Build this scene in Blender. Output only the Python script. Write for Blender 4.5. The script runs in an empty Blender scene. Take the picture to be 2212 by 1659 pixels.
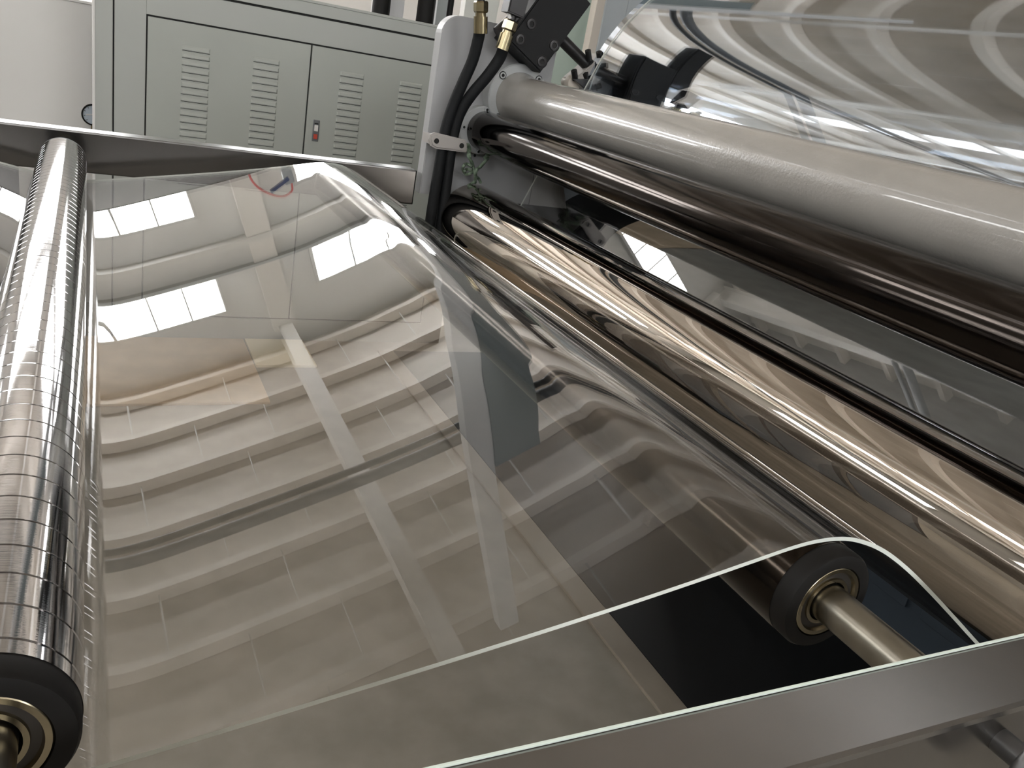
import bpy, bmesh, math, random
from mathutils import Vector, Matrix
random.seed(7)
S = bpy.context.scene
C = S.collection

# ------------------------------------------------------------------ camera
U = 0.5            # one survey unit in metres
CAMZ = 2.045       # camera height above the floor
DZ = CAMZ - 1.45   # hall heights were surveyed from a 1.45 m datum
RM = ((0.89306008, -0.41487501, 0.17413335),
      (-0.00453675, -0.39530021, -0.91854078),
      (0.44991456, 0.8195221, -0.35490902))
FPX = 1810.0
cam_d = bpy.data.cameras.new('camera')
cam_d.sensor_width = 36.0
cam_d.lens = 36.0 * FPX / 2212.0
cam_d.clip_start = 0.02
cam_d.clip_end = 200
cam = bpy.data.objects.new('camera', cam_d)
C.objects.link(cam)
rt, dn, fw = (Vector(r) for r in RM)
rot = Matrix((rt, -dn, -fw)).transposed()
cam.matrix_world = Matrix.Translation((0, 0, CAMZ)) @ rot.to_4x4()
S.camera = cam

def at(x, y, Y):
    """photo pixel -> survey coordinates (units of U, camera origin) on the vertical plane Y"""
    a = Vector((x - 1106, y - 829.5, FPX))
    r = rt * a.x + dn * a.y + fw * a.z
    return r * (Y / r.y)

# ------------------------------------------------------------------ world, exposure
w = bpy.data.worlds.new('world'); S.world = w; w.use_nodes = True
w.node_tree.nodes['Background'].inputs[0].default_value = (0.75, 0.86, 1.0, 1)
w.node_tree.nodes['Background'].inputs[1].default_value = 0.6
vs = S.view_settings
vs.view_transform = 'Standard'; vs.look = 'None'; vs.gamma = 1.0; vs.use_curve_mapping = False
vs.exposure = 0.45
S.cycles.max_bounces = 10
S.cycles.glossy_bounces = 6
S.cycles.diffuse_bounces = 4
S.cycles.transparent_max_bounces = 16
S.cycles.caustics_reflective = False
S.cycles.caustics_refractive = False
S.cycles.sample_clamp_indirect = 6.0
WIN_E = 20.0       # daylight on the far wall's window glass
WIN_L = 11.0        # left end wall
WIN_N = 10.0        # wall behind the photographer
SKY_E = 3.0        # daylight through the roof lights

# ------------------------------------------------------------------ materials
MATS = {}
def mat(name, col=(.5, .5, .5), rough=.5, metal=0.0, bump=0, bscale=40, vary=0, vscale=4, spec=.5, coat=0, emit=None, stretch=None, col2=None, aniso=0, tint=None):
    m = bpy.data.materials.new(name); m.use_nodes = True
    nt = m.node_tree; b = nt.nodes['Principled BSDF']
    b.inputs['Base Color'].default_value = (*col, 1)
    b.inputs['Roughness'].default_value = rough
    b.inputs['Metallic'].default_value = metal
    b.inputs['Specular IOR Level'].default_value = spec
    b.inputs['Coat Weight'].default_value = coat
    if tint: b.inputs['Specular Tint'].default_value = (*tint, 1)
    if aniso: b.inputs['Anisotropic'].default_value = aniso
    if emit:
        b.inputs['Emission Color'].default_value = (*emit[:3], 1); b.inputs['Emission Strength'].default_value = emit[3]
    tc = nt.nodes.new('ShaderNodeTexCoord')
    def noise(scale, detail=4):
        n = nt.nodes.new('ShaderNodeTexNoise'); n.inputs['Scale'].default_value = scale; n.inputs['Detail'].default_value = detail
        if stretch:
            mp = nt.nodes.new('ShaderNodeMapping'); mp.inputs['Scale'].default_value = stretch
            nt.links.new(tc.outputs['Object'], mp.inputs[0]); nt.links.new(mp.outputs[0], n.inputs['Vector'])
        else:
            nt.links.new(tc.outputs['Object'], n.inputs['Vector'])
        return n
    if vary:
        n = noise(vscale)
        r = nt.nodes.new('ShaderNodeValToRGB')
        c2 = col2 or tuple(c * (1 - vary) for c in col)
        r.color_ramp.elements[0].position = .35; r.color_ramp.elements[1].position = .68
        r.color_ramp.elements[0].color = (*c2, 1); r.color_ramp.elements[1].color = (*col, 1)
        nt.links.new(n.outputs['Fac'], r.inputs[0]); nt.links.new(r.outputs[0], b.inputs['Base Color'])
    if bump:
        n = noise(bscale, 3)
        bp = nt.nodes.new('ShaderNodeBump'); bp.inputs['Strength'].default_value = bump; bp.inputs['Distance'].default_value = .002
        nt.links.new(n.outputs['Fac'], bp.inputs['Height']); nt.links.new(bp.outputs[0], b.inputs['Normal'])
    MATS[name] = m
    return m

def sheet_mat():
    m = bpy.data.materials.new('clear_sheet'); m.use_nodes = True
    nt = m.node_tree; nt.nodes.clear()
    out = nt.nodes.new('ShaderNodeOutputMaterial')
    tr = nt.nodes.new('ShaderNodeBsdfTransparent'); tr.inputs[0].default_value = (.955, .95, .94, 1)
    gl = nt.nodes.new('ShaderNodeBsdfGlossy'); gl.inputs['Roughness'].default_value = 0.0
    gl.inputs[0].default_value = (1, 1, 1, 1)
    fr = nt.nodes.new('ShaderNodeFresnel'); fr.inputs[0].default_value = 1.68
    # the sheet is a closed slab of two faces; the back face seen from inside must use the same ratio
    geo = nt.nodes.new('ShaderNodeNewGeometry')
    mx2 = nt.nodes.new('ShaderNodeMix'); mx2.data_type = 'FLOAT'
    mx2.inputs[2].default_value = 1.68; mx2.inputs[3].default_value = 1 / 1.68 ** -1
    nt.links.new(geo.outputs['Backfacing'], mx2.inputs[0])
    inv = nt.nodes.new('ShaderNodeMath'); inv.operation = 'DIVIDE'; inv.inputs[0].default_value = 1.0
    nt.links.new(mx2.outputs[0], inv.inputs[1])
    # Fresnel node inverts the IOR on back faces, so hand it 1/ior there
    mx3 = nt.nodes.new('ShaderNodeMix'); mx3.data_type = 'FLOAT'
    nt.links.new(geo.outputs['Backfacing'], mx3.inputs[0])
    nt.links.new(mx2.outputs[0], mx3.inputs[2]); nt.links.new(inv.outputs[0], mx3.inputs[3])
    nt.links.new(mx3.outputs[0], fr.inputs[0])
    mx = nt.nodes.new('ShaderNodeMixShader')
    nt.links.new(fr.outputs[0], mx.inputs[0]); nt.links.new(tr.outputs[0], mx.inputs[1]); nt.links.new(gl.outputs[0], mx.inputs[2])
    nt.links.new(mx.outputs[0], out.inputs[0])
    MATS['clear_sheet'] = m
    return m
sheet_mat()
mat('edge_trim', (.78, .88, .80), .3)
mat('sheet_edge', (.82, .87, .81), .2, spec=.8)
mat('chrome', (.42, .41, .41), .05, 1.0, bump=.02, bscale=6, stretch=(1, 200, 1))
mat('mirror', (.54, .495, .445), .012, 1.0)
mat('drum_chrome', (.48, .54, .62), .03, 1.0)
mat('dark_roll', (.042, .036, .032), .08, 1.0, bump=.03, bscale=5, stretch=(300, 1, 300))
mat('idler_steel', (.032, .026, .021), .14, 1.0)
mat('rubber', (.006, .0055, .005), .6, spec=.25)
mat('bearing', (.36, .315, .22), .24, 1.0, vary=.25, vscale=30)
mat('bearing_dark', (.05, .045, .04), .4, .6)
mat('shaft', (.36, .335, .28), .3, 1.0, vary=.35, vscale=9)
mat('rust', (.22, .10, .035), .7, vary=.5, vscale=14)
mat('dark_rail', (.13, .126, .122), .2, .95, vary=.2, vscale=3.5, bump=.03, bscale=60)
mat('steel_rail', (.29, .28, .268), .24, .95, vary=.22, vscale=3.5, bump=.03, bscale=60)
mat('tube_paint', (.36, .343, .318), .25, bump=.35, bscale=150, coat=.7, vary=.08, vscale=9)
mat('frame_paint', (.40, .405, .41), .42, bump=.06, bscale=150, vary=.10, vscale=5)
mat('frame_edge', (.52, .52, .50), .4)
mat('flange_paint', (.44, .455, .455), .35, bump=.08, bscale=90)
mat('black_block', (.006, .0065, .007), .55, .0, spec=.25, bump=.1, bscale=60)
mat('black_steel', (.028, .027, .027), .38, .5)
mat('hose', (.006, .007, .008), .65, spec=.25, bump=.4, bscale=200)
mat('brass', (.34, .29, .18), .25, 1.0, vary=.2, vscale=25)
mat('dark_hole', (.008, .008, .008), .8)
mat('clamp_paint', (.40, .38, .36), .38, bump=.1, bscale=50)
mat('twine', (.20, .27, .19), .6, vary=.5, vscale=60)
mat('cabinet', (.45, .475, .435), .42, bump=.05, bscale=220, vary=.05, vscale=2)
mat('cabinet_frame', (.455, .475, .445), .42, bump=.05, bscale=220)
mat('gap', (.028, .028, .027), .8)
mat('latch', (.25, .26, .27), .35, .7)
mat('red', (.55, .07, .04), .4)
mat('white_panel', (.74, .73, .70), .45, vary=.04, vscale=1.5)
mat('gauge_face', (.50, .57, .63), .35)
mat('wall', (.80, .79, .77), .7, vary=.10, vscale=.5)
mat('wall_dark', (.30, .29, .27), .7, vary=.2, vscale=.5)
mat('wall_upper', (.74, .73, .71), .7)
mat('roof', (.79, .725, .655), .6, vary=.16, vscale=.9)
mat('purlin', (.80, .74, .67), .5)
mat('rafter', (.82, .79, .75), .5)
mat('ledge', (.78, .77, .74), .5)
mat('pipe_dark', (.10, .11, .12), .5)
mat('win_frame', (.66, .66, .64), .5)
mat('window_light', (.8, .8, .8), .3, emit=(.99, .995, 1.0, WIN_E))
mat('window_light_left', (.8, .8, .8), .3, emit=(.99, .99, .99, WIN_L))
mat('window_light_near', (.8, .8, .8), .3, emit=(.985, .99, 1.0, WIN_N))
mat('roof_light', (.8, .8, .8), .3, emit=(.97, .98, 1.0, SKY_E))
mat('floor', (.32, .29, .245), .55, vary=.4, vscale=6, bump=.15, bscale=30, col2=(.26, .236, .195))
mat('moss', (.30, .31, .22), .8, vary=.6, vscale=11, col2=(.14, .13, .095))
mat('kerb', (.30, .26, .21), .5, vary=.25, vscale=3)
mat('pit', (.006, .006, .006), .6)
mat('sun_patch', (.66, .50, .33), .6, vary=.2, vscale=5)  # warm floor sunlight put into the colour
mat('sun_patch_pale', (.93, .84, .62), .6)
mat('green_panel', (.45, .53, .46), .5)
mat('cream', (.66, .60, .52), .5)
mat('pale_blue', (.56, .60, .62), .5)
mat('post_paint', (.68, .68, .68), .4)
mat('box_grey', (.42, .44, .45), .45)
mat('blue_plastic', (.06, .09, .22), .4)
mat('red_hose', (.75, .16, .15), .45)
mat('wheel_grey', (.12, .12, .12), .4, .6)
mat('machine_green', (.20, .235, .24), .5)
mat('blocker_blue', (.07, .09, .115), .5)
mat('carton', (.46, .36, .24), .7)

# ------------------------------------------------------------------ mesh helpers (survey units in, metres out)
def W(p): return Vector((p[0] * U, p[1] * U, CAMZ + p[2] * U))

def link(name, bm, m, parent=None, smooth=False, mats=None):
    me = bpy.data.meshes.new(name)
    bm.normal_update()
    bm.to_mesh(me); bm.free()
    for k in (mats or [m]): me.materials.append(MATS[k])
    if smooth:
        for p in me.polygons: p.use_smooth = True
    o = bpy.data.objects.new(name, me); C.objects.link(o)
    if parent is not None:
        o.parent = parent
        o.matrix_parent_inverse = Matrix.Translation(parent.location).inverted()
    return o

def sharp(o, deg=35):
    me = o.data
    for p in me.polygons: p.use_smooth = True
    me.set_sharp_from_angle(angle=math.radians(deg))
    return o

def empty(name, loc):
    o = bpy.data.objects.new(name, None); C.objects.link(o)
    o.location = loc; o.empty_display_size = .05
    return o

def tag(o, label, cat, group=None):
    o['label'] = label; o['category'] = cat
    if group: o['group'] = group
    return o

def struct(o, label=None, cat=None):
    o['kind'] = 'structure'
    if label: o['label'] = label; o['category'] = cat
    return o

def add_box(bm, lo, hi, mi=0, bev=0, world=False):
    v = []
    for z in (lo[2], hi[2]):
        for x, y in ((lo[0], lo[1]), (hi[0], lo[1]), (hi[0], hi[1]), (lo[0], hi[1])):
            p = (x, y, z)
            v.append(bm.verts.new(p if world else W(p)))
    fs = [bm.faces.new([v[i] for i in q]) for q in ((3, 2, 1, 0), (4, 5, 6, 7), (0, 1, 5, 4), (1, 2, 6, 5), (2, 3, 7, 6), (3, 0, 4, 7))]
    for f in fs: f.material_index = mi
    if bev:
        es = list({e for f in fs for e in f.edges})
        r = bmesh.ops.bevel(bm, geom=es, offset=bev, segments=2, affect='EDGES', profile=.6)
        for f in r['faces']: f.material_index = mi
    return fs

def box(name, lo, hi, m, parent=None, bev=0, world=False):
    bm = bmesh.new(); add_box(bm, lo, hi, 0, bev, world)
    return link(name, bm, m, parent)

def add_lathe(bm, cx, cz, prof, seg=64, mi=0, mis=None, close=False):
    """prof: list of (Y, r) round an axis parallel to Y at (cx, cz), survey units"""
    rings = []
    for (y, r) in prof:
        if r <= 1e-6:
            rings.append([bm.verts.new(W((cx, y, cz)))])
        else:
            rings.append([bm.verts.new(W((cx + r * math.cos(2 * math.pi * i / seg), y, cz + r * math.sin(2 * math.pi * i / seg)))) for i in range(seg)])
    n = len(rings)
    for k in range(n - 1 if not close else n):
        a, b = rings[k], rings[(k + 1) % n]
        for i in range(seg):
            j = (i + 1) % seg
            if len(a) == 1 and len(b) == 1: continue
            if len(a) == 1: f = bm.faces.new((a[0], b[j], b[i]))
            elif len(b) == 1: f = bm.faces.new((a[i], a[j], b[0]))
            else: f = bm.faces.new((a[i], a[j], b[j], b[i]))
            f.material_index = mis[k] if mis else mi

def lathe(name, cx, cz, prof, m, parent=None, seg=64, close=False, deg=30):
    bm = bmesh.new(); add_lathe(bm, cx, cz, prof, seg, close=close)
    bmesh.ops.recalc_face_normals(bm, faces=bm.faces)
    return sharp(link(name, bm, m, parent), deg)

def catmull(pts, n=8):
    P = [Vector(p) for p in pts]; P = [P[0] * 2 - P[1]] + P + [P[-1] * 2 - P[-2]]
    out = []
    for i in range(1, len(P) - 2):
        a, b, c, d = P[i - 1:i + 3]
        for k in range(n):
            t = k / n
            out.append(.5 * ((2 * b) + (c - a) * t + (2 * a - 5 * b + 4 * c - d) * t * t + (3 * b - a - 3 * c + d) * t ** 3))
    out.append(P[-2])
    return out

def add_tube(bm, pts, r, seg=12, mi=0, cap=True, world=False):
    P = [Vector(p) if world else W(p) for p in pts]
    if not world: r = r * U if not callable(r) else r
    ref = Vector((0, 1, 0)); rings = []
    for i, p in enumerate(P):
        t = (P[min(i + 1, len(P) - 1)] - P[max(i - 1, 0)]).normalized()
        if abs(t.dot(ref)) > .95: ref = Vector((1, 0, 0))
        s = (ref - t * ref.dot(t)).normalized(); q = t.cross(s); ref = s
        rr = r(i / (len(P) - 1)) * U if callable(r) else r
        rings.append([bm.verts.new(p + (s * math.cos(2 * math.pi * k / seg) + q * math.sin(2 * math.pi * k / seg)) * rr) for k in range(seg)])
    for a, b in zip(rings, rings[1:]):
        for k in range(seg):
            f = bm.faces.new((a[k], a[(k + 1) % seg], b[(k + 1) % seg], b[k])); f.material_index = mi
    if cap:
        f = bm.faces.new(rings[0][::-1]); f.material_index = mi
        f = bm.faces.new(rings[-1]); f.material_index = mi

def tube(name, pts, r, m, parent=None, seg=12, world=False):
    bm = bmesh.new(); add_tube(bm, pts, r, seg, world=world)
    bmesh.ops.recalc_face_normals(bm, faces=bm.faces)
    return sharp(link(name, bm, m, parent), 50)

def add_prism(bm, poly, y0, y1, mi=0, bev=0):
    """polygon in (X, Z) survey units extruded along Y"""
    a = [bm.verts.new(W((x, y0, z))) for x, z in poly]; b = [bm.verts.new(W((x, y1, z))) for x, z in poly]
    n = len(poly); fs = [bm.faces.new(a), bm.faces.new(b[::-1])]
    for i in range(n): fs.append(bm.faces.new((a[(i + 1) % n], a[i], b[i], b[(i + 1) % n])))
    for f in fs: f.material_index = mi
    if bev:
        es = [e for f in fs[:2] for e in f.edges]
        bmesh.ops.bevel(bm, geom=es, offset=bev, segments=2, affect='EDGES')
    return fs

def prism(name, poly, y0, y1, m, parent=None, bev=0):
    bm = bmesh.new(); add_prism(bm, poly, y0, y1, 0, bev)
    bmesh.ops.recalc_face_normals(bm, faces=bm.faces)
    return link(name, bm, m, parent)

def socket_bolt(cx, y0, cz, r, h, m, parent, name='bolt'):
    """socket head screw standing towards -Y, with a hex recess"""
    bm = bmesh.new()
    add_lathe(bm, cx, cz, [(y0, r), (y0 - h * .85, r), (y0 - h, r * .88), (y0 - h, r * .55), (y0 - h * .4, r * .55), (y0 - h * .4, 0)], 20, mis=[0, 0, 0, 1, 1])
    bmesh.ops.recalc_face_normals(bm, faces=bm.faces)
    return sharp(link(name, bm, m, parent, mats=[m, 'dark_hole']), 30)

# ------------------------------------------------------------------ the hall (metres)
XL, XR, YN, YF = -12.0, 18.0, -10.0, 16.0
EAVE, RIDGE, YR = 7.35 + DZ, 8.75 + DZ, 3.0
def roofz(y): return EAVE + (RIDGE - EAVE) * (1 - abs(y - YR) / (YF - YR))

floor = struct(box('floor', (XL, YN, -.2), (XR, YF, 0), 'floor', world=True))
wall_far = struct(box('wall_far', (XL - .2, YF, 0), (XR + .2, YF + .2, EAVE + .05), 'wall', world=True))
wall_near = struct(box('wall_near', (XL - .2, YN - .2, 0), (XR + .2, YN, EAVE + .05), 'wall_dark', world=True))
def gable(name, x0, x1):
    bm = bmesh.new()
    pl = [(YN, 0), (YF, 0), (YF, EAVE), (YR, RIDGE), (YN, EAVE)]
    a = [bm.verts.new((x0, y, z)) for y, z in pl]; b = [bm.verts.new((x1, y, z)) for y, z in pl]
    bm.faces.new(a); bm.faces.new(b[::-1])
    for i in range(5): bm.faces.new((a[(i + 1) % 5], a[i], b[i], b[(i + 1) % 5]))
    bmesh.ops.recalc_face_normals(bm, faces=bm.faces)
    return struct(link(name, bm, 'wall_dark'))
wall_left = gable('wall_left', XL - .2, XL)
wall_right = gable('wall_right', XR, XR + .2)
bm = bmesh.new()
for (ya, yb) in ((YN - .3, YR), (YR, YF + .3)):
    q = [bm.verts.new((x, y, roofz(y) + dz)) for dz in (0, .08) for x, y in ((XL - .3, ya), (XR + .3, ya), (XR + .3, yb), (XL - .3, yb))]
    for f in ((3, 2, 1, 0), (4, 5, 6, 7), (0, 1, 5, 4), (1, 2, 6, 5), (2, 3, 7, 6), (3, 0, 4, 7)): bm.faces.new([q[i] for i in f])
ceiling = struct(link('ceiling', bm, 'roof'))

COLX = [-10.55, -4.55, 1.45, 7.45, 13.45]
# purlins along the hall, each its own piece of the roof
pm = None
y = YF - .55
k = 0
while y > YN + .5:
    if abs(y - YR) > .35:
        bm = bmesh.new()
        z = roofz(y)
        add_box(bm, (XL, y - .045, z - .20), (XR, y + .045, z - .005), world=True)
        add_box(bm, (XL, y + .045, z - .20), (XR, y + .115, z - .185), world=True)
        link('purlin', bm, 'purlin', ceiling)
        k += 1
    y -= 1.28
# short sag bars between the purlins over the bays in view
yy = YF - .55
row = 0
while yy > 5:
    for x in ([-2.6, -.6, .6, 2.7, 4.0, 5.6] if row % 2 else [-3.4, -1.5, .1, 2.2, 3.3, 5.0]):
        z = roofz(yy - .64) - .10
        tube('sag_bar', [(x, yy - .05, roofz(yy) - .12), (x, yy - 1.23, roofz(yy - 1.28) - .12)],   .011, 'ledge', ceiling, 6, world=True)
    yy -= 1.28; row += 1
for x in COLX:
    for (ya, yb) in ((YN, YR), (YR, YF)):
        bm = bmesh.new()
        def seg_box(x0, x1, d0, d1):
            q = [bm.verts.new((xx, y_, roofz(y_) - d)) for d in (d1, d0) for xx, y_ in ((x0, ya), (x1, ya), (x1, yb), (x0, yb))]
            for f in ((3, 2, 1, 0), (4, 5, 6, 7), (0, 1, 5, 4), (1, 2, 6, 5), (2, 3, 7, 6), (3, 0, 4, 7)): bm.faces.new([q[i] for i in f])
        seg_box(x - .125, x + .125, .62, .60); seg_box(x - .012, x + .012, .60, .22); seg_box(x - .125, x + .125, .22, .20)
        link('rafter', bm, 'rafter', ceiling)
    box('pilaster', (x - .2, YF - .28, 0), (x + .2, YF, EAVE - .5), 'rafter', wall_far, world=True)
    box('pilaster', (x - .2, YN, 0), (x + .2, YN + .28, EAVE - .5), 'rafter', wall_near, world=True)
# crane girder, ledge and pipes along the far wall
box('ledge', (XL, YF - .30, 4.93 + DZ), (XR, YF, 5.04 + DZ), 'ledge', wall_far, world=True)
box('girder', (XL, YF - .16, 5.04 + DZ), (XR, YF, 5.42 + DZ), 'wall_upper', wall_far, world=True)
box('girder_flange', (XL, YF - .34, 5.42 + DZ), (XR, YF, 5.47 + DZ), 'box_grey', wall_far, world=True)
for dy, r in ((0, .085), (.30, .05)):
    tube('roof_pipe', [(XL + .01, 9.75 + dy, 6.85 + DZ), (XR - .01, 9.75 + dy, 6.85 + DZ)], r, 'pipe_dark', ceiling, 10, world=True)

wn = 0
def window(axis, wall_c, a0, a1, z0, z1, npane, sgn, wm='window_light'):
    """axis 'x': window in a wall of constant Y, sgn = direction into the hall"""
    global wn
    wn += 1
    z0 += DZ; z1 += DZ
    def bx(bm, p0, p1, q0, q1, d0, d1):
        lo, hi = sorted((wall_c + sgn * d0, wall_c + sgn * d1))
        if axis == 'x': add_box(bm, (p0, lo, q0), (p1, hi, q1), world=True)
        else: add_box(bm, (lo, p0, q0), (hi, p1, q1), world=True)
    bm = bmesh.new()
    for (p0, p1, q0, q1, d) in ((a0 - .05, a1 + .05, z0 - .09, z0, .12), (a0 - .05, a1 + .05, z1, z1 + .05, .05), (a0 - .05, a0, z0, z1, .05), (a1, a1 + .05, z0, z1, .05)):
        bx(bm, p0, p1, q0, q1, .0, d)
    o = struct(link('window_%d' % wn, bm, 'win_frame'))
    st = (a1 - a0) / npane
    for i in range(npane):
        bm = bmesh.new(); bx(bm, a0 + i * st + .015, a0 + (i + 1) * st - .015, z0, z1, .005, .02)
        link('pane', bm, wm, o)
        if i:
            bm = bmesh.new(); bx(bm, a0 + i * st - .014, a0 + i * st + .014, z0, z1, .0, .04)
            link('mullion', bm, 'win_frame', o)
    return o
for i, x in enumerate(COLX[:-1] + [13.45]):
    a0, a1 = x + .78, x + 5.10
    if a1 > XR: a1 = XR - .4
    window('x', YF, a0, a1, 3.62, 4.36, 7, -1)
    window('x', YF, a0, a1, 5.56, 6.24, 7, -1)
for a in (-8.6, -3.0, 2.6, 8.6):
    window('y', XL, a, a + 4.2, 5.4, 6.4, 6, 1, 'window_light_left')
for x in (-9.6, -3.6, 2.4, 8.4):
    window('x', YN, x, x + 4.2, 4.2, 6.2, 6, 1, 'window_light_near')
# translucent roof lights on the near roof slope and beyond the calender
def rooflight(x, ya, yb):
    global wn
    wn += 1
    bm = bmesh.new()
    q = [bm.verts.new((x + s, y, roofz(y) - d)) for d in (.012, .004) for s, y in ((0, ya), (.9, ya), (.9, yb), (0, yb))]
    for f in ((3, 2, 1, 0), (4, 5, 6, 7), (0, 1, 5, 4), (1, 2, 6, 5), (2, 3, 7, 6), (3, 0, 4, 7)): bm.faces.new([q[i] for i in f])
    struct(link('window_%d' % wn, bm, 'roof_light'))
for x in (-8.0, 10.2):
    rooflight(x, 4.4, 13.5)

# ------------------------------------------------------------------ floor furniture and sun patch slabs
FZ = -2 * CAMZ
tag(box('kerb', (3.605, .9, FZ), (3.83, 10.6, FZ + .03), 'kerb', bev=.004), 'brown steel kerb strip along the edge of the black machine base', 'kerb')
tag(box('machine_base', (3.84, .2, FZ), (6.15, 10.6, FZ + .02), 'pit', bev=.004), 'black machine base plate lying under the polished rolls', 'base')
tag(box('sun_patch_slab', (-.35, 8.9, FZ), (1.84, 10.95, FZ + .03), 'sun_patch', bev=.003), 'tan patch of sunlight built as a slab before the green cabinet, seen through the sheet', 'sun_patch')  # sunlight on the floor, stood in for by coloured slabs
tag(box('sun_patch_slab', (1.86, 10.0, FZ), (2.62, 10.95, FZ + .036), 'sun_patch_pale', bev=.003), 'pale cream patch of sunlight built as a slab beside the tan one', 'sun_patch')

# ------------------------------------------------------------------ side rails
def rail(y0, y1, label, legs, m='steel_rail'):
    r = empty('side_rail', W((0, (y0 + y1) / 2, FZ)))
    bm = bmesh.new(); add_box(bm, (-4.2, y0, -1.074), (2.07, y1, -.832), bev=.005)
    link('rail_beam', bm, m, r)
    for x in legs:
        bm = bmesh.new(); add_box(bm, (x, y0 + .01, FZ), (x + .13, y1 - .01, -1.074), bev=.004)
        link('leg', bm, 'steel_rail', r)
    tag(r, label, 'rail')
    return r
near_rail = rail(.573, .713, 'brushed steel side rail crossing the lower right corner in front of the sheet', (-3.6, -1.9, 1.85))
box('edge_trim', (-4.2, .7085, -.833), (2.07, .7130, -.829), 'edge_trim', near_rail, bev=.0005)
rail(5.716, 5.87, 'brushed steel side rail behind the sheet, below the green cabinet', (-3.6, -1.2), 'dark_rail')

# ------------------------------------------------------------------ idle rollers with rubber ends, bearings and shafts
Y0, Y1 = 1.0, 5.43
def roller_ends(root, cx, cz, r):
    for (ye, s) in ((Y0, 1), (Y1, -1)):
        lathe('end_cap', cx, cz, [(ye + s * .05, r - .001), (ye + s * .012, r - .001), (ye + s * .003, r - .006), (ye, r - .016), (ye, .0865), (ye + s * .03, .0865)], 'rubber', root)
        b = lathe('bearing', cx, cz, [(ye + s * .03, .0865), (ye + s * .004, .0865), (ye + s * .001, .083), (ye + s * .001, .074), (ye + s * .010, .070), (ye + s * .012, .058), (ye + s * .004, .056), (ye + s * .004, .048), (ye + s * .02, .046)], 'bearing', root)
        lathe('bearing_seal', cx, cz, [(ye + s * .0090, .0715), (ye + s * .0085, .057)], 'bearing_dark', b)
    lathe('shaft', cx, cz, [(.574, .0), (.574, .043), (5.86, .043), (5.86, 0)], 'shaft', root, 40)

LC, LR = (-.13, -.952), .12
t = empty('chrome_roller', W((LC[0], Y0, LC[1])))
tag(t, 'grooved chrome roller pressing on the sheet at the left edge', 'roller')
prof = [(Y0 + .045, LR)]
yg = 1.075
while yg < Y1 - .03:
    prof += [(yg - .0025, LR), (yg - .001, LR - .004), (yg + .001, LR - .004), (yg + .0025, LR)]
    yg += .0757
prof += [(Y1 - .045, LR)]
lathe('barrel', LC[0], LC[1], prof, 'chrome', t, 96, deg=25)
roller_ends(t, LC[0], LC[1], LR)

IC, IR = (1.405, -.945), .12
t = empty('idler_roller', W((IC[0], Y0, IC[1])))
tag(t, 'dark steel idler roller with a brassy bearing, carrying the bend of the sheet', 'roller')
lathe('barrel', IC[0], IC[1], [(Y0 + .045, IR), (Y1 - .045, IR)], 'idler_steel', t, 96)
roller_ends(t, IC[0], IC[1], IR)

# ------------------------------------------------------------------ calender rolls
MC, MR = (2.485, -1.111), .248
DC, DR = (4.495, -.411), 1.358
PY = 5.75
t = empty('mirror_roll', W((MC[0], 1.0, MC[1])))
tag(t, 'polished mirror roll right behind the bend of the sheet, lowest of the stack', 'roller')
lathe('barrel', MC[0], MC[1], [(.96, MR - .012), (.955, MR), (5.60, MR), (5.612, MR - .012)], 'mirror', t, 128)
for (ye, s) in ((.955, -1), (5.612, 1)):
    lathe('end_disc', MC[0], MC[1], [(ye, MR - .012), (ye + s * .004, .12), (ye + s * .004, .0)], 'rust' if s < 0 else 'black_steel', t)
lathe('shaft', MC[0], MC[1], [(.68, 0), (.68, .10), (5.80, .10), (5.80, 0)], 'rust', t, 40)

t = empty('guide_roll', W((2.511, 1.0, -.4965)))
tag(t, 'dark bronze guide roll just under the grey cross tube', 'roller')
lathe('barrel', 2.511, -.4965, [(.95, .10), (.95, .137), (5.66, .137), (5.66, .10)], 'dark_roll', t, 96)
lathe('shaft', 2.511, -.4965, [(.70, 0), (.70, .07), (5.78, .07), (5.78, 0)], 'black_steel', t, 32)
fl = lathe('mounting_flange', 2.495, -.4965, [(5.672, .10), (5.672, .160), (5.678, .166), (5.75, .166)], 'flange_paint', t, 48)
for a in (177, 267, 87):
    socket_bolt(2.495 + .146 * math.cos(math.radians(a)), 5.674, -.4965 + .146 * math.sin(math.radians(a)), .017, .016, 'flange_paint', fl)

t = empty('cross_tube', W((2.72, 1.0, -.243)))
tag(t, 'thick grey painted cross tube bolted to the roll stand by a flange', 'tube')
lathe('tube_body', 2.72, -.243, [(.95, 0), (.95, .153), (5.44, .153), (5.52, .155), (5.58, .162), (5.62, .176), (5.64, .178)], 'tube_paint', t, 96, deg=40)
fl = lathe('flange', 2.715, -.240, [(5.635, .15), (5.635, .222), (5.645, .229), (5.75, .229)], 'flange_paint', t, 72)
for k in range(4):
    a = math.radians(138 - 90 * k)
    bx_, bz_ = 2.715 + .199 * math.cos(a), -.240 + .199 * math.sin(a)
    lathe('counterbore', bx_, bz_, [(5.6345, .0275), (5.6345, .021)], 'dark_hole', fl, 24)
    socket_bolt(bx_, 5.6348, bz_, .021, .006, 'flange_paint', fl)

t = empty('chill_drum', W((DC[0], 1.0, DC[1])))
tag(t, 'large polished drum at the upper right, wrapped by the clear sheet', 'roller')
lathe('drum_shell', DC[0], DC[1], [(.90, DR - .03), (.90, DR), (5.60, DR), (5.60, DR - .03)], 'drum_chrome', t, 160)
for (ye, s) in ((.92, -1), (5.58, 1)):
    lathe('end_plate', DC[0], DC[1], [(ye, DR - .03), (ye, 0)], 'black_steel', t, 96)
lathe('shaft', DC[0], DC[1], [(.70, 0), (.70, .18), (5.80, .18), (5.80, 0)], 'black_steel', t, 40)

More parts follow.
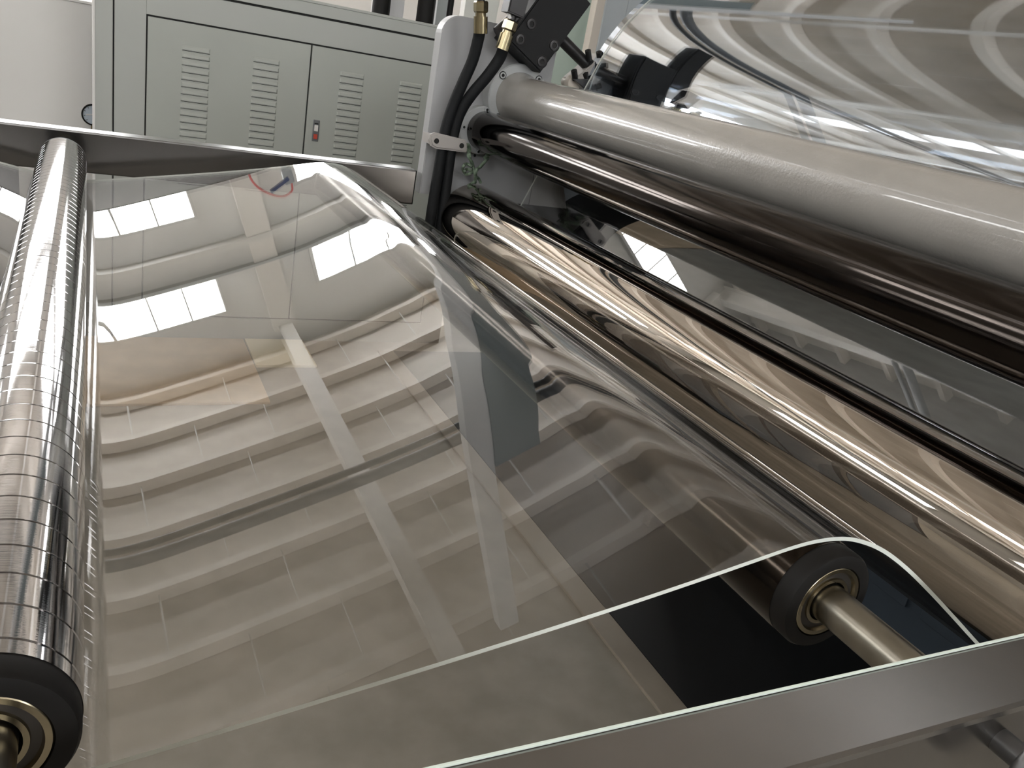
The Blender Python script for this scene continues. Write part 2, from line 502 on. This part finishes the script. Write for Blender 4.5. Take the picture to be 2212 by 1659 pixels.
t = empty('unseen_dark_tower', W((7.8, 3.5, FZ)))  # unseen tower, added so the rollers and sheet bend reflect something dark
tag(t, 'tall dark blue grey tower added unseen behind the drum to darken reflections', 'dark tower')
box('tower_body', (6.2, -1.0, FZ), (9.6, 8.2, 2.6), 'blocker_blue', t, bev=.01)
box('tower_top', (6.1, -1.1, 2.6), (9.7, 8.3, 2.75), 'black_steel', t, bev=.006)
for k in range(4):
    box('tower_panel', (6.17, -.6 + 2.15 * k, FZ + .4), (6.2, 1.4 + 2.15 * k, 2.3), 'blocker_blue', t, bev=.004)

t = empty('reflection_blocker', W((-3.2, 7.3, FZ)))  # dark block added to keep lit floor out of the mirror roll
tag(t, 'low dark block added beyond the far rail to darken the mirror roll', 'cabinet')
box('blocker_shell', (-6.0, 6.1, FZ), (-.55, 8.6, -1.30), 'black_block', t, bev=.008)
for k in range(3):
    box('blocker_panel', (-5.8 + 1.75 * k, 6.085, FZ + .15), (-4.15 + 1.75 * k, 6.1, -1.45), 'blocker_blue', t, bev=.003)

# ------------------------------------------------------------------ the clear sheet: one strip through the whole line
TH = .0048
pts = [(-3.2, -.50), (-2.2, -.70), (-1.2, -.885), (-.6, -.99), (-.32, -1.045), (-.20, -1.0735), (-.13, -1.0805), (-.05, -1.079), (.06, -1.066), (.341, -1.018), (.634, -.966), (.866, -.922),
       (1.05, -.884), (1.20, -.851), (1.30, -.829), (1.375, -.8195), (1.45, -.822), (1.52, -.839), (1.60, -.872), (1.70, -.929), (1.82, -1.008),
       (1.97, -1.112), (2.124, -1.220), (2.26, -1.312), (2.37, -1.352), (MC[0], MC[1] - MR - TH)]
prof = [(p.x, p.y) for p in catmull([Vector((a, b)) for a, b in pts], 10)]
dv = Vector((DC[0] - MC[0], DC[1] - MC[1])); ph = math.atan2(dv.y, dv.x) + math.asin((MR + DR + 2 * TH + .002) / dv.length)
a1 = ph - math.pi / 2
n = 24
for i in range(1, n + 1):
    a = -math.pi / 2 + (a1 + math.pi / 2) * i / n
    prof.append((MC[0] + (MR + TH) * math.cos(a), MC[1] + (MR + TH) * math.sin(a)))
b0 = ph + math.pi / 2
for i in range(0, 61):
    a = b0 + (math.radians(20) - b0) * i / 60
    prof.append((DC[0] + (DR + TH + .002) * math.cos(a), DC[1] + (DR + TH + .002) * math.sin(a)))
YS = [1.05, 5.50]
bm = bmesh.new()
tops, bots = [], []
for i, p in enumerate(prof):
    p = Vector(p); tg = (Vector(prof[min(i + 1, len(prof) - 1)]) - Vector(prof[max(i - 1, 0)])).normalized()
    nrm = Vector((-tg.y, tg.x))
    a, b = p + nrm * TH, p - nrm * TH
    tops.append([bm.verts.new(W((a.x, y, a.y))) for y in YS]); bots.append([bm.verts.new(W((b.x, y, b.y))) for y in YS])
for i in range(len(prof) - 1):
    bm.faces.new((tops[i][0], tops[i + 1][0], tops[i + 1][1], tops[i][1]))
    bm.faces.new((bots[i][1], bots[i + 1][1], bots[i + 1][0], bots[i][0]))
    f = bm.faces.new((bots[i][0], bots[i + 1][0], tops[i + 1][0], tops[i][0])); f.material_index = 1
    f = bm.faces.new((tops[i][1], tops[i + 1][1], bots[i + 1][1], bots[i][1])); f.material_index = 1
for k in (0, -1):
    q = (tops[k][0], tops[k][1], bots[k][1], bots[k][0]); f = bm.faces.new(q if k == 0 else q[::-1]); f.material_index = 1
sheet = sharp(link('clear_plastic_sheet', bm, None, mats=['clear_sheet', 'sheet_edge']), 40)
tag(sheet, 'wide clear glossy plastic sheet running over the rollers with ceiling reflections', 'plastic sheet')

# ------------------------------------------------------------------ calender side frames
def frame_poly(x0, x1, zt, zb):
    r = .13; pl = [(x0, zb), (x1, zb), (x1, zt)]
    for i in range(9):
        a = math.pi / 2 + (math.pi / 2) * i / 8
        pl.append((x0 + r + r * math.cos(a), zt - r + r * math.sin(a)))
    return pl
t = empty('roll_stand', W((2.5, PY, FZ)))
tag(t, 'grey painted roll stand plate with a rounded top corner, behind the hoses', 'machine frame')
prism('plate', frame_poly(2.123, 3.01, .215, -.995), PY, PY + .116, 'frame_paint', t, bev=.003)
prism('lower_plate', [(5.0, FZ), (6.0, FZ), (6.0, -.995), (2.42, -.995), (2.42, -1.45), (5.0, -1.8)], PY + .004, PY + .112, 'pit', t)
prism('rear_plate', [(3.012, -.995), (6.0, -.995), (6.0, .6), (3.9, .6), (3.75, -.36), (3.012, -.36)], PY + .004, PY + .112, 'frame_paint', t)
for q in ((1025.5, 336), (1036, 324)):
    p = at(q[0], q[1], PY)
    lathe('screw_hole', p.x, p.z, [(PY - .001, .010), (PY - .001, 0)], 'dark_hole', t, 16)
t = empty('roll_stand', W((2.5, .56, FZ)))
tag(t, 'grey painted roll stand plate on the near side of the rolls', 'machine frame')
prism('plate', frame_poly(2.60, 3.6, .10, FZ), .56, .66, 'frame_paint', t, bev=.003)
prism('rear_plate', [(3.6, FZ), (6.0, FZ), (6.0, -.2), (3.6, -.2)], .56, .66, 'frame_paint', t)

# ------------------------------------------------------------------ hydraulic block on the frame
t = empty('hydraulic_block', W((2.75, 5.6, .1)))
tag(t, 'black hydraulic block with socket screws, tilted above the cross tube flange', 'hydraulic block')
c0 = at(1168, 158, 5.5); c1 = at(1278, 8, 5.5)
e1 = Vector((c1.x - c0.x, c1.z - c0.z)); L1 = e1.length; e1.normalize(); e2 = Vector((-e1.y, e1.x))
B0 = Vector((c0.x, c0.z))
def bp(u, v): p = B0 + e1 * u + e2 * v; return (p.x, p.y)
prism('block_body', [bp(0, 0), bp(.575, 0), bp(.575, .33), bp(0, .33)], 5.5, 5.745, 'black_block', t, bev=.006)
for q in ((1268, 245), (1155, 405), (1500, 465), (1375, 630)):
    p = at(880 + q[0] / 4.739, q[1] / 4.739, 5.5)
    lathe('counterbore', p.x, p.z, [(5.4985, .045), (5.4985, .036)], 'dark_hole', t, 28)
    socket_bolt(p.x, 5.4995, p.z, .034, .008, 'black_steel', t)
# manifold standing on the upper left of the block, with the two hose ports
prism('manifold', [bp(.36, .33), bp(.95, .33), bp(.95, .52), bp(.42, .52), bp(.33, .43)], 5.52, 5.70, 'black_block', t, bev=.006)
pa = at(1118, 0, 5.42); pb = at(1108, 28, 5.42)
prism('port_block', [(pb.x - .045, pb.z), (pb.x + .075, pb.z - .02), (pa.x + .085, pa.z + .12), (pa.x - .045, pa.z + .14)], 5.40, 5.52, 'black_steel', t, bev=.004)
pa = at(1080, 75, 5.60); pb = at(1130, 30, 5.60)
tube('piston_housing', [(pa.x, 5.62, pa.z), (pb.x, 5.62, pb.z)], .055, 'black_steel', t, 24)
pa = at(1100, 28, 5.45); pb = at(1101, 40, 5.45)
tube('white_nipple', [tuple(pa), tuple(pb)], .014, 'ledge', t, 10)
# piston rod and its clamp
t = empty('piston_rod', W((3.1, 5.6, .1)))
tag(t, 'black steel rod running from the hydraulic block to the drum clamp', 'rod')
pa = at(1200, 72, 5.62); pb = at(1272, 144, 5.62)
tube('rod', [tuple(pa), tuple(pb)], .042, 'black_steel', t, 20)
tube('rod_collar', [tuple(pb - (pb - pa).normalized() * .03), tuple(pb + (pb - pa).normalized() * .03)], .052, 'black_steel', t, 20)
t = empty('rod_clamp', W((3.2, 5.6, 0)))
tag(t, 'dark bracket with four upright socket screws beside the drum', 'clamp')
q = [at(x, y, 5.58) for x, y in ((1238, 170), (1302, 118), (1310, 175), (1262, 198))]
prism('bracket', [(p.x, p.z) for p in (q[0], q[3], q[2], q[1])], 5.56, 5.74, 'clamp_paint', t, bev=.004)
q = [at(x, y, 5.55) for x, y in ((1238, 171), (1296, 170), (1268, 196))]
prism('gusset', [(p.x, p.z) for p in (q[0], q[2], q[1])], 5.53, 5.56, 'black_steel', t)
for (x, y) in ((1240, 152), (1264, 157), (1270, 109), (1294, 112)):
    p = at(x, y, 5.56); d = Vector((.035, .02, -.06))
    b = tube('bolt', [tuple(p), tuple(p + d)], .022, 'black_steel', t, 14)
    tube('hex_recess', [tuple(p - d.normalized() * .003), tuple(p - d.normalized() * .001)], .012, 'dark_hole', b, 6)
p = at(1239, 180, 5.62)
tag(lathe('end_knob', p.x, p.z, [(5.60, 0), (5.60, .03), (5.605, .05), (5.62, .056), (5.66, .056), (5.66, .04), (5.74, .04)], 'cream', None, 32), 'small round pale metal knob under the rod clamp', 'knob')

# ------------------------------------------------------------------ hydraulic hoses
def hose(pix, yfun, label, nut_pix):
    P = []
    for i, (x, y) in enumerate(pix):
        P.append(at(x, y, yfun(i / (len(pix) - 1))))
    t = empty('hydraulic_hose', W(P[-1]))
    tag(t, label, 'hose', None)
    tube('hose_line', catmull([tuple(p) for p in P], 8), .0385, 'hose', t, 20)
    A, B = (at(x, y, yfun(0)) for x, y in nut_pix)       # A: lower end of ferrule, B: top of nut
    d = B - A
    bm = bmesh.new()
    add_tube(bm, [tuple(A - d * .10), tuple(A), tuple(A + d * .48)], .046, 24)
    bmesh.ops.recalc_face_normals(bm, faces=bm.faces)
    sharp(link('ferrule', bm, 'brass', t), 40)
    tube('neck', [tuple(A + d * .46), tuple(A + d * .62)], .036, 'brass', t, 20)
    bm = bmesh.new(); add_tube(bm, [tuple(A + d * .60), tuple(A + d * .66), tuple(A + d * .95), tuple(B)], lambda s: .048 if .2 < s < .8 else .042, 6)
    bmesh.ops.recalc_face_normals(bm, faces=bm.faces)
    link('hex_nut', bm, 'brass', t)
    tube('stem', [tuple(B - d * .05), tuple(B + d * .25)], .026, 'black_steel', t, 14)
hose([(1037, 62), (1033, 85), (1021, 130), (1000, 178), (980, 225), (965, 270), (956, 315), (947, 370), (937, 430), (928, 490), (920, 560)], lambda s: 5.50 + .10 * min(1, s * 2.5),
     'black hydraulic hose on the left of the pair, with a dull brass ferrule', ((1038, 66), (1039, 2)))
hose([(1088, 104), (1078, 128), (1052, 165), (1022, 200), (1000, 232), (986, 265), (976, 310), (969, 360), (960, 430), (950, 500), (945, 570)], lambda s: 5.46 + .14 * min(1, s * 2.2),
     'black hydraulic hose on the right of the pair, with a bright brass hex nut', ((1086, 102), (1105, 44)))
t = empty('hose_clamp', W((2.2, 5.6, -.6)))
tag(t, 'grey rounded clamp bar with two holes holding both hoses to the frame', 'clamp')
q = [at(880 + a / 6.6375, 250 + b / 6.6375, 5.55) for a, b in ((305, 340), (320, 265), (390, 238), (830, 345), (850, 440), (830, 525), (400, 470), (330, 430))]
prism('clamp_bar', [(p.x, p.z) for p in q][::-1], 5.53, 5.575, 'clamp_paint', t, bev=.006)
for a, b in ((418, 362), (778, 430)):
    p = at(880 + a / 6.6375, 250 + b / 6.6375, 5.53)
    lathe('bolt_hole', p.x, p.z, [(5.5285, .018), (5.5285, 0)], 'dark_hole', t, 18)
for a in (360, 800):
    p = at(880 + a / 6.6375, 250 + (a - 300) * .2 / 6.6375 + 50, 5.6)
    box('standoff', (p.x - .02, 5.57, p.z - .03), (p.x + .02, 5.75, p.z + .03), 'clamp_paint', t)

# ------------------------------------------------------------------ green twine tied on the frame
t = empty('green_twine', W((2.45, 5.6, -.85)))
tag(t, 'knotted green plastic twine hanging between the guide roll and the mirror roll', 'twine')
for pl in ([(1009, 312), (1010, 322), (1015, 335), (1016, 345), (1021, 358), (1025, 372), (1027, 385), (1026, 396)],
           [(1012, 312), (1015, 325), (1011, 336), (1019, 350), (1023, 362), (1028, 370), (1027, 382)],
           [(1056, 334), (1047, 340), (1050, 346), (1043, 355), (1038, 361), (1030, 366), (1027, 380), (1026, 395)],
           [(1052, 332), (1054, 342), (1046, 350), (1035, 362), (1027, 372)],
           [(1020, 360), (1008, 354), (1002, 358), (1000, 366), (1006, 376), (1014, 375), (1020, 371), (1010, 365), (1004, 369)],
           [(1027, 380), (1034, 386), (1038, 394)], [(1026, 392), (1016, 398), (1012, 402), (1024, 406), (1034, 404)]):
    pp = [at(x, y, 5.56 + .03 * math.sin(i * 2.1)) for i, (x, y) in enumerate(pl)]
    tube('strand', catmull([tuple(p) for p in pp], 5), .0105, 'twine', t, 7)

# ------------------------------------------------------------------ green control cabinet
CY = 11.0
K = CY / 8.0
CD = .8            # cabinet depth
t = empty('control_cabinet', W((1.5 * K, CY, FZ)))
tag(t, 'pale green control cabinet with louvred double doors, behind the far rail', 'cabinet')
def cbox(name, x0, x1, z0, z1, y0, y1, m, parent=t, bev=.002):
    return box(name, (x0 * K, CY + y0, z0 * K if z0 > -2 else FZ + (z0 + 2.9)), (x1 * K, CY + y1, z1 * K if z1 > -2 else FZ + (z1 + 2.9)), m, parent, bev)
cbox('cabinet_body', .060, 3.4, -2.9, .165, .03, CD, 'gap', bev=0)
cbox('corner_post', .045, .178, -2.9, .125, -.004, .05, 'cabinet_frame', bev=.004)
cbox('corner_trim', .030, .050, -2.9, .125, -.012, CD, 'ledge')
cbox('face_frame', .190, .424, -2.9, .040, 0, .05, 'cabinet_frame')
cbox('top_rail', .424, 3.4, -.172, .040, 0, .05, 'cabinet_frame')
cbox('header', .19, 3.4, .058, .155, -.012, .05, 'cabinet_frame', bev=.003)
cbox('cabinet_top', .03, 3.42, .155, .178, -.02, CD + .02, 'cabinet_frame', bev=.003)
cbox('face_frame', 3.162, 3.4, -2.9, -.172, 0, .05, 'cabinet_frame')
cbox('plinth', .424, 3.4, -2.9, -2.6, 0, .05, 'cabinet_frame')
doors = []
for x0, x1 in ((.436, 1.764), (1.777, 3.15)):
    doors.append(cbox('door', x0, x1, -2.58, -.186, -.004, .04, 'cabinet', bev=.003))
def louver_mesh(wd, h, d):
    bm = bmesh.new()
    hw = wd / 2
    V = lambda x, y, z: bm.verts.new((x * U, y * U, z * U))
    a = [V(-hw, 0, h), V(hw, 0, h)]
    b = [V(-hw + .016, -d * .8, h * .72), V(hw - .016, -d * .8, h * .72)]
    c = [V(-hw + .013, -d, h * .22), V(hw - .013, -d, h * .22)]
    e = [V(-hw, 0, h * .18), V(hw, 0, h * .18)]
    bm.faces.new((a[0], b[0], b[1], a[1])); bm.faces.new((b[0], c[0], c[1], b[1]))
    bm.faces.new((a[0], e[0], c[0], b[0])); bm.faces.new((a[1], b[1], c[1], e[1]))
    f = bm.faces.new((c[0], e[0], e[1], c[1])); f.material_index = 1
    g = [V(-hw, -.002, h * .10), V(hw, -.002, h * .10), V(hw, -.002, .001), V(-hw, -.002, .001)]
    f = bm.faces.new((g[0], g[3], g[2], g[1])); f.material_index = 1
    bmesh.ops.recalc_face_normals(bm, faces=bm.faces)
    me = bpy.data.meshes.new('louver'); bm.to_mesh(me); bm.free()
    me.materials.append(MATS['cabinet']); me.materials.append(MATS['gap'])
    for p in me.polygons: p.use_smooth = False
    return me
lm = louver_mesh(.222 * K, .046 * K, .009 * K)
for di, xc in ((0, .813), (0, 1.390), (1, 2.155), (1, 2.722)):
    for k in range(20):
        o = bpy.data.objects.new('louver', lm); C.objects.link(o)
        o.parent = doors[di]
        o.location = W((xc * K, CY - .004, (-.405 - .0585 * k) * K))
la = cbox('latch', 1.838, 1.897, -1.005, -.815, -.016, -.002, 'latch', doors[1])
cbox('latch_lever', 1.850, 1.885, -.915, -.86, -.026, -.014, 'ledge', la)
cbox('latch_slot', 1.850, 1.885, -.852, -.842, -.018, -.014, 'dark_hole', la, bev=0)
cbox('red_button', 1.850, 1.885, -.985, -.94, -.023, -.014, 'red', la)

# ------------------------------------------------------------------ things on and behind the cabinet
t = empty('tall_column', W((3.8, 12.6, FZ)))
tag(t, 'light grey square column rising behind the right end of the green cabinet', 'column')
box('column_shaft', (3.60, 12.4, FZ), (3.98, 12.75, 10.9), 'post_paint', t, bev=.005)
box('side_box', (3.98, 12.35, 2.6), (4.75, 12.9, 7.0), 'machine_green', t, bev=.006)
box('foot', (3.5, 12.3, FZ), (4.08, 12.85, FZ + .05), 'post_paint', t)
for x0, x1, Yp, lb in ((805, 843, 12.05, 'black upright pipe standing behind the green cabinet, left of the grey column'), (903, 940, 12.05, 'black upright pipe between the grey column and the roll stand'),
                       (967, 980, 12.05, 'thin black pipe close to the rounded corner of the roll stand')):
    pa, pb = at(x0, 10, Yp), at(x1, 10, Yp)
    xc, r = (pa.x + pb.x) / 2, (pb.x - pa.x) / 2
    t = empty('upright_pipe', W((xc, Yp, FZ)))
    tag(t, lb, 'pipe')
    bm = bmesh.new(); add_tube(bm, [(xc, Yp, FZ), (xc, Yp, 2.2)], r, 20); bmesh.ops.recalc_face_normals(bm, faces=bm.faces)
    sharp(link('pipe_body', bm, 'rubber', t), 40)
    bm = bmesh.new(); add_tube(bm, [(xc, Yp, FZ), (xc, Yp, FZ + .05)], r * 1.3, 20); bmesh.ops.recalc_face_normals(bm, faces=bm.faces)
    sharp(link('pipe_collar', bm, 'black_steel', t), 40)
pa, pb = at(942, 30, 12.9), at(966, 30, 12.9)
tag(box('grey_duct', (pa.x, 12.9, FZ), (pb.x, 13.2, 2.4), 'box_grey', bev=.004), 'grey duct standing behind the roll stand corner', 'duct')
pa, pb = at(1002, 30, 13.6), at(1075, 30, 13.6)
tag(box('white_partition', (pa.x, 13.6, FZ), (pb.x, 13.8, 2.8), 'ledge', bev=.004), 'white partition seen between the brass ferrule and the roll stand top', 'partition')
# white enclosure on the left
EY = 12.35
pt = at(205, 8, EY)
t = empty('white_enclosure', W((-1.6, EY, FZ)))
tag(t, 'plain white machine enclosure filling the upper left corner', 'enclosure')
box('front_panel', (-5.5, EY, FZ), (.7, EY + .06, pt.z - .02), 'white_panel', t, bev=.003)
box('side_panel', (-5.5, EY + .06, FZ), (-5.44, EY + 1.6, pt.z - .02), 'white_panel', t)
box('top_edge', (-5.52, EY - .02, pt.z - .02), (.7, EY + 1.6, pt.z + .01), 'ledge', t, bev=.002)
GY = 12.1
gk = GY / 8.45
pg = at(201, 248, GY)
t = empty('pressure_gauge', W((pg.x, GY, pg.z)))
tag(t, 'round pressure gauge with black rim peeking out left of the green cabinet', 'gauge')
lathe('rim', pg.x, pg.z, [(GY + .05, .088 * gk), (GY - .03, .092 * gk), (GY - .04, .088 * gk), (GY - .03, .080 * gk), (GY - .005, .080 * gk)], 'rubber', t, 40)
d_ = lathe('dial', pg.x, pg.z, [(GY - .010, .082 * gk), (GY - .011, 0)], 'gauge_face', t, 40)
lathe('back', pg.x, pg.z, [(GY + .05, .088 * gk), (GY + .05, 0)], 'rubber', t, 40)
tube('needle', [(pg.x - .055 * gk, GY - .018, pg.z - .006), (pg.x + .03 * gk, GY - .018, pg.z + .012)], .006, 'ledge', d_, 6)
for k in range(9):
    a = math.radians(225 - 33.75 * k)
    tube('tick_mark', [(pg.x + .062 * gk * math.cos(a), GY - .0125, pg.z + .062 * gk * math.sin(a)), (pg.x + .074 * gk * math.cos(a), GY - .0125, pg.z + .074 * gk * math.sin(a))], .0032, 'gap', d_, 4)
tube('stem', [(pg.x, GY + .01, pg.z - .11), (pg.x, GY + .01, pg.z - .42), (pg.x, EY, pg.z - .46)], .026, 'brass', t, 12)
# air valve standing on the cabinet, seen only as a reflection in the sheet
vx, vy, ctz = 1.80, 11.4, .178 * K
t = empty('air_valve', W((vx, vy, ctz)))
tag(t, 'grey air valve with blue lever and red hose, mirrored in the sheet', 'valve')
tube('grey_pipe', [(vx - .03, vy, ctz), (vx, vy, .66)], .035, 'box_grey', t, 12)
box('valve_body', (vx - .055, vy - .05, .50), (vx + .06, vy + .05, .70), 'box_grey', t, bev=.008)
tube('blue_lever', [(vx, vy - .06, .62), (vx - .24, vy - .06, .70)], .028, 'blue_plastic', t, 12)
tube('red_tube', catmull([(vx - .42, vy, ctz + .02), (vx - .40, vy, .50), (vx - .30, vy, .68), (vx - .13, vy, .82), (vx, vy, .80), (vx + .03, vy, .70)], 8), .013, 'red_hose', t, 8)
# background at the upper right
pa, pb = at(1190, 60, 10.8), at(1275, 60, 10.8)
tag(box('green_partition', (pa.x, 10.8, FZ), (pb.x + .3, 11.0, 2.6), 'green_panel', bev=.004), 'pale green partition seen below the black hydraulic block', 'partition')
pa, pb = at(1279, 60, 10.2), at(1297, 60, 10.2)
tag(box('cream_post', (pa.x, 10.2, FZ), (pb.x, 10.35, 3.2), 'cream', bev=.004), 'slim cream post left of the drum', 'post')
pa = at(1299, 60, 10.4)
t = empty('pale_door', W((pa.x, 10.4, FZ)))
tag(t, 'pale blue grey sliding door next to the cream post', 'door')
for k in range(3):
    box('door_panel', (pa.x + k * .34, 10.4 + .02 * (k % 2), FZ), (pa.x + k * .34 + .33, 10.46 + .02 * (k % 2), 3.0), 'pale_blue', t, bev=.006)

# handwheel on the near rail
hc = at(2262, 1640, .50)
t = empty('handwheel', W((hc.x, .5, hc.z)))
tag(t, 'grey handwheel rim at the lower right corner, in front of the near rail', 'handwheel')
bm = bmesh.new()
add_tube(bm, [(hc.x + .07 * math.cos(a), .50, hc.z - .03 + .07 * math.sin(a)) for a in [2 * math.pi * k / 36 for k in range(37)]], .014, 12, cap=False)
sharp(link('rim', bm, 'wheel_grey', t), 60)
lathe('hub', hc.x, hc.z - .03, [(.48, 0), (.48, .022), (.575, .022), (.575, 0)], 'wheel_grey', t, 20)
for k in range(3):
    a = math.radians(30 + 120 * k)
    tube('spoke', [(hc.x, .50, hc.z - .03), (hc.x + .06 * math.cos(a), .50, hc.z - .03 + .06 * math.sin(a))], .008, 'wheel_grey', t, 8)
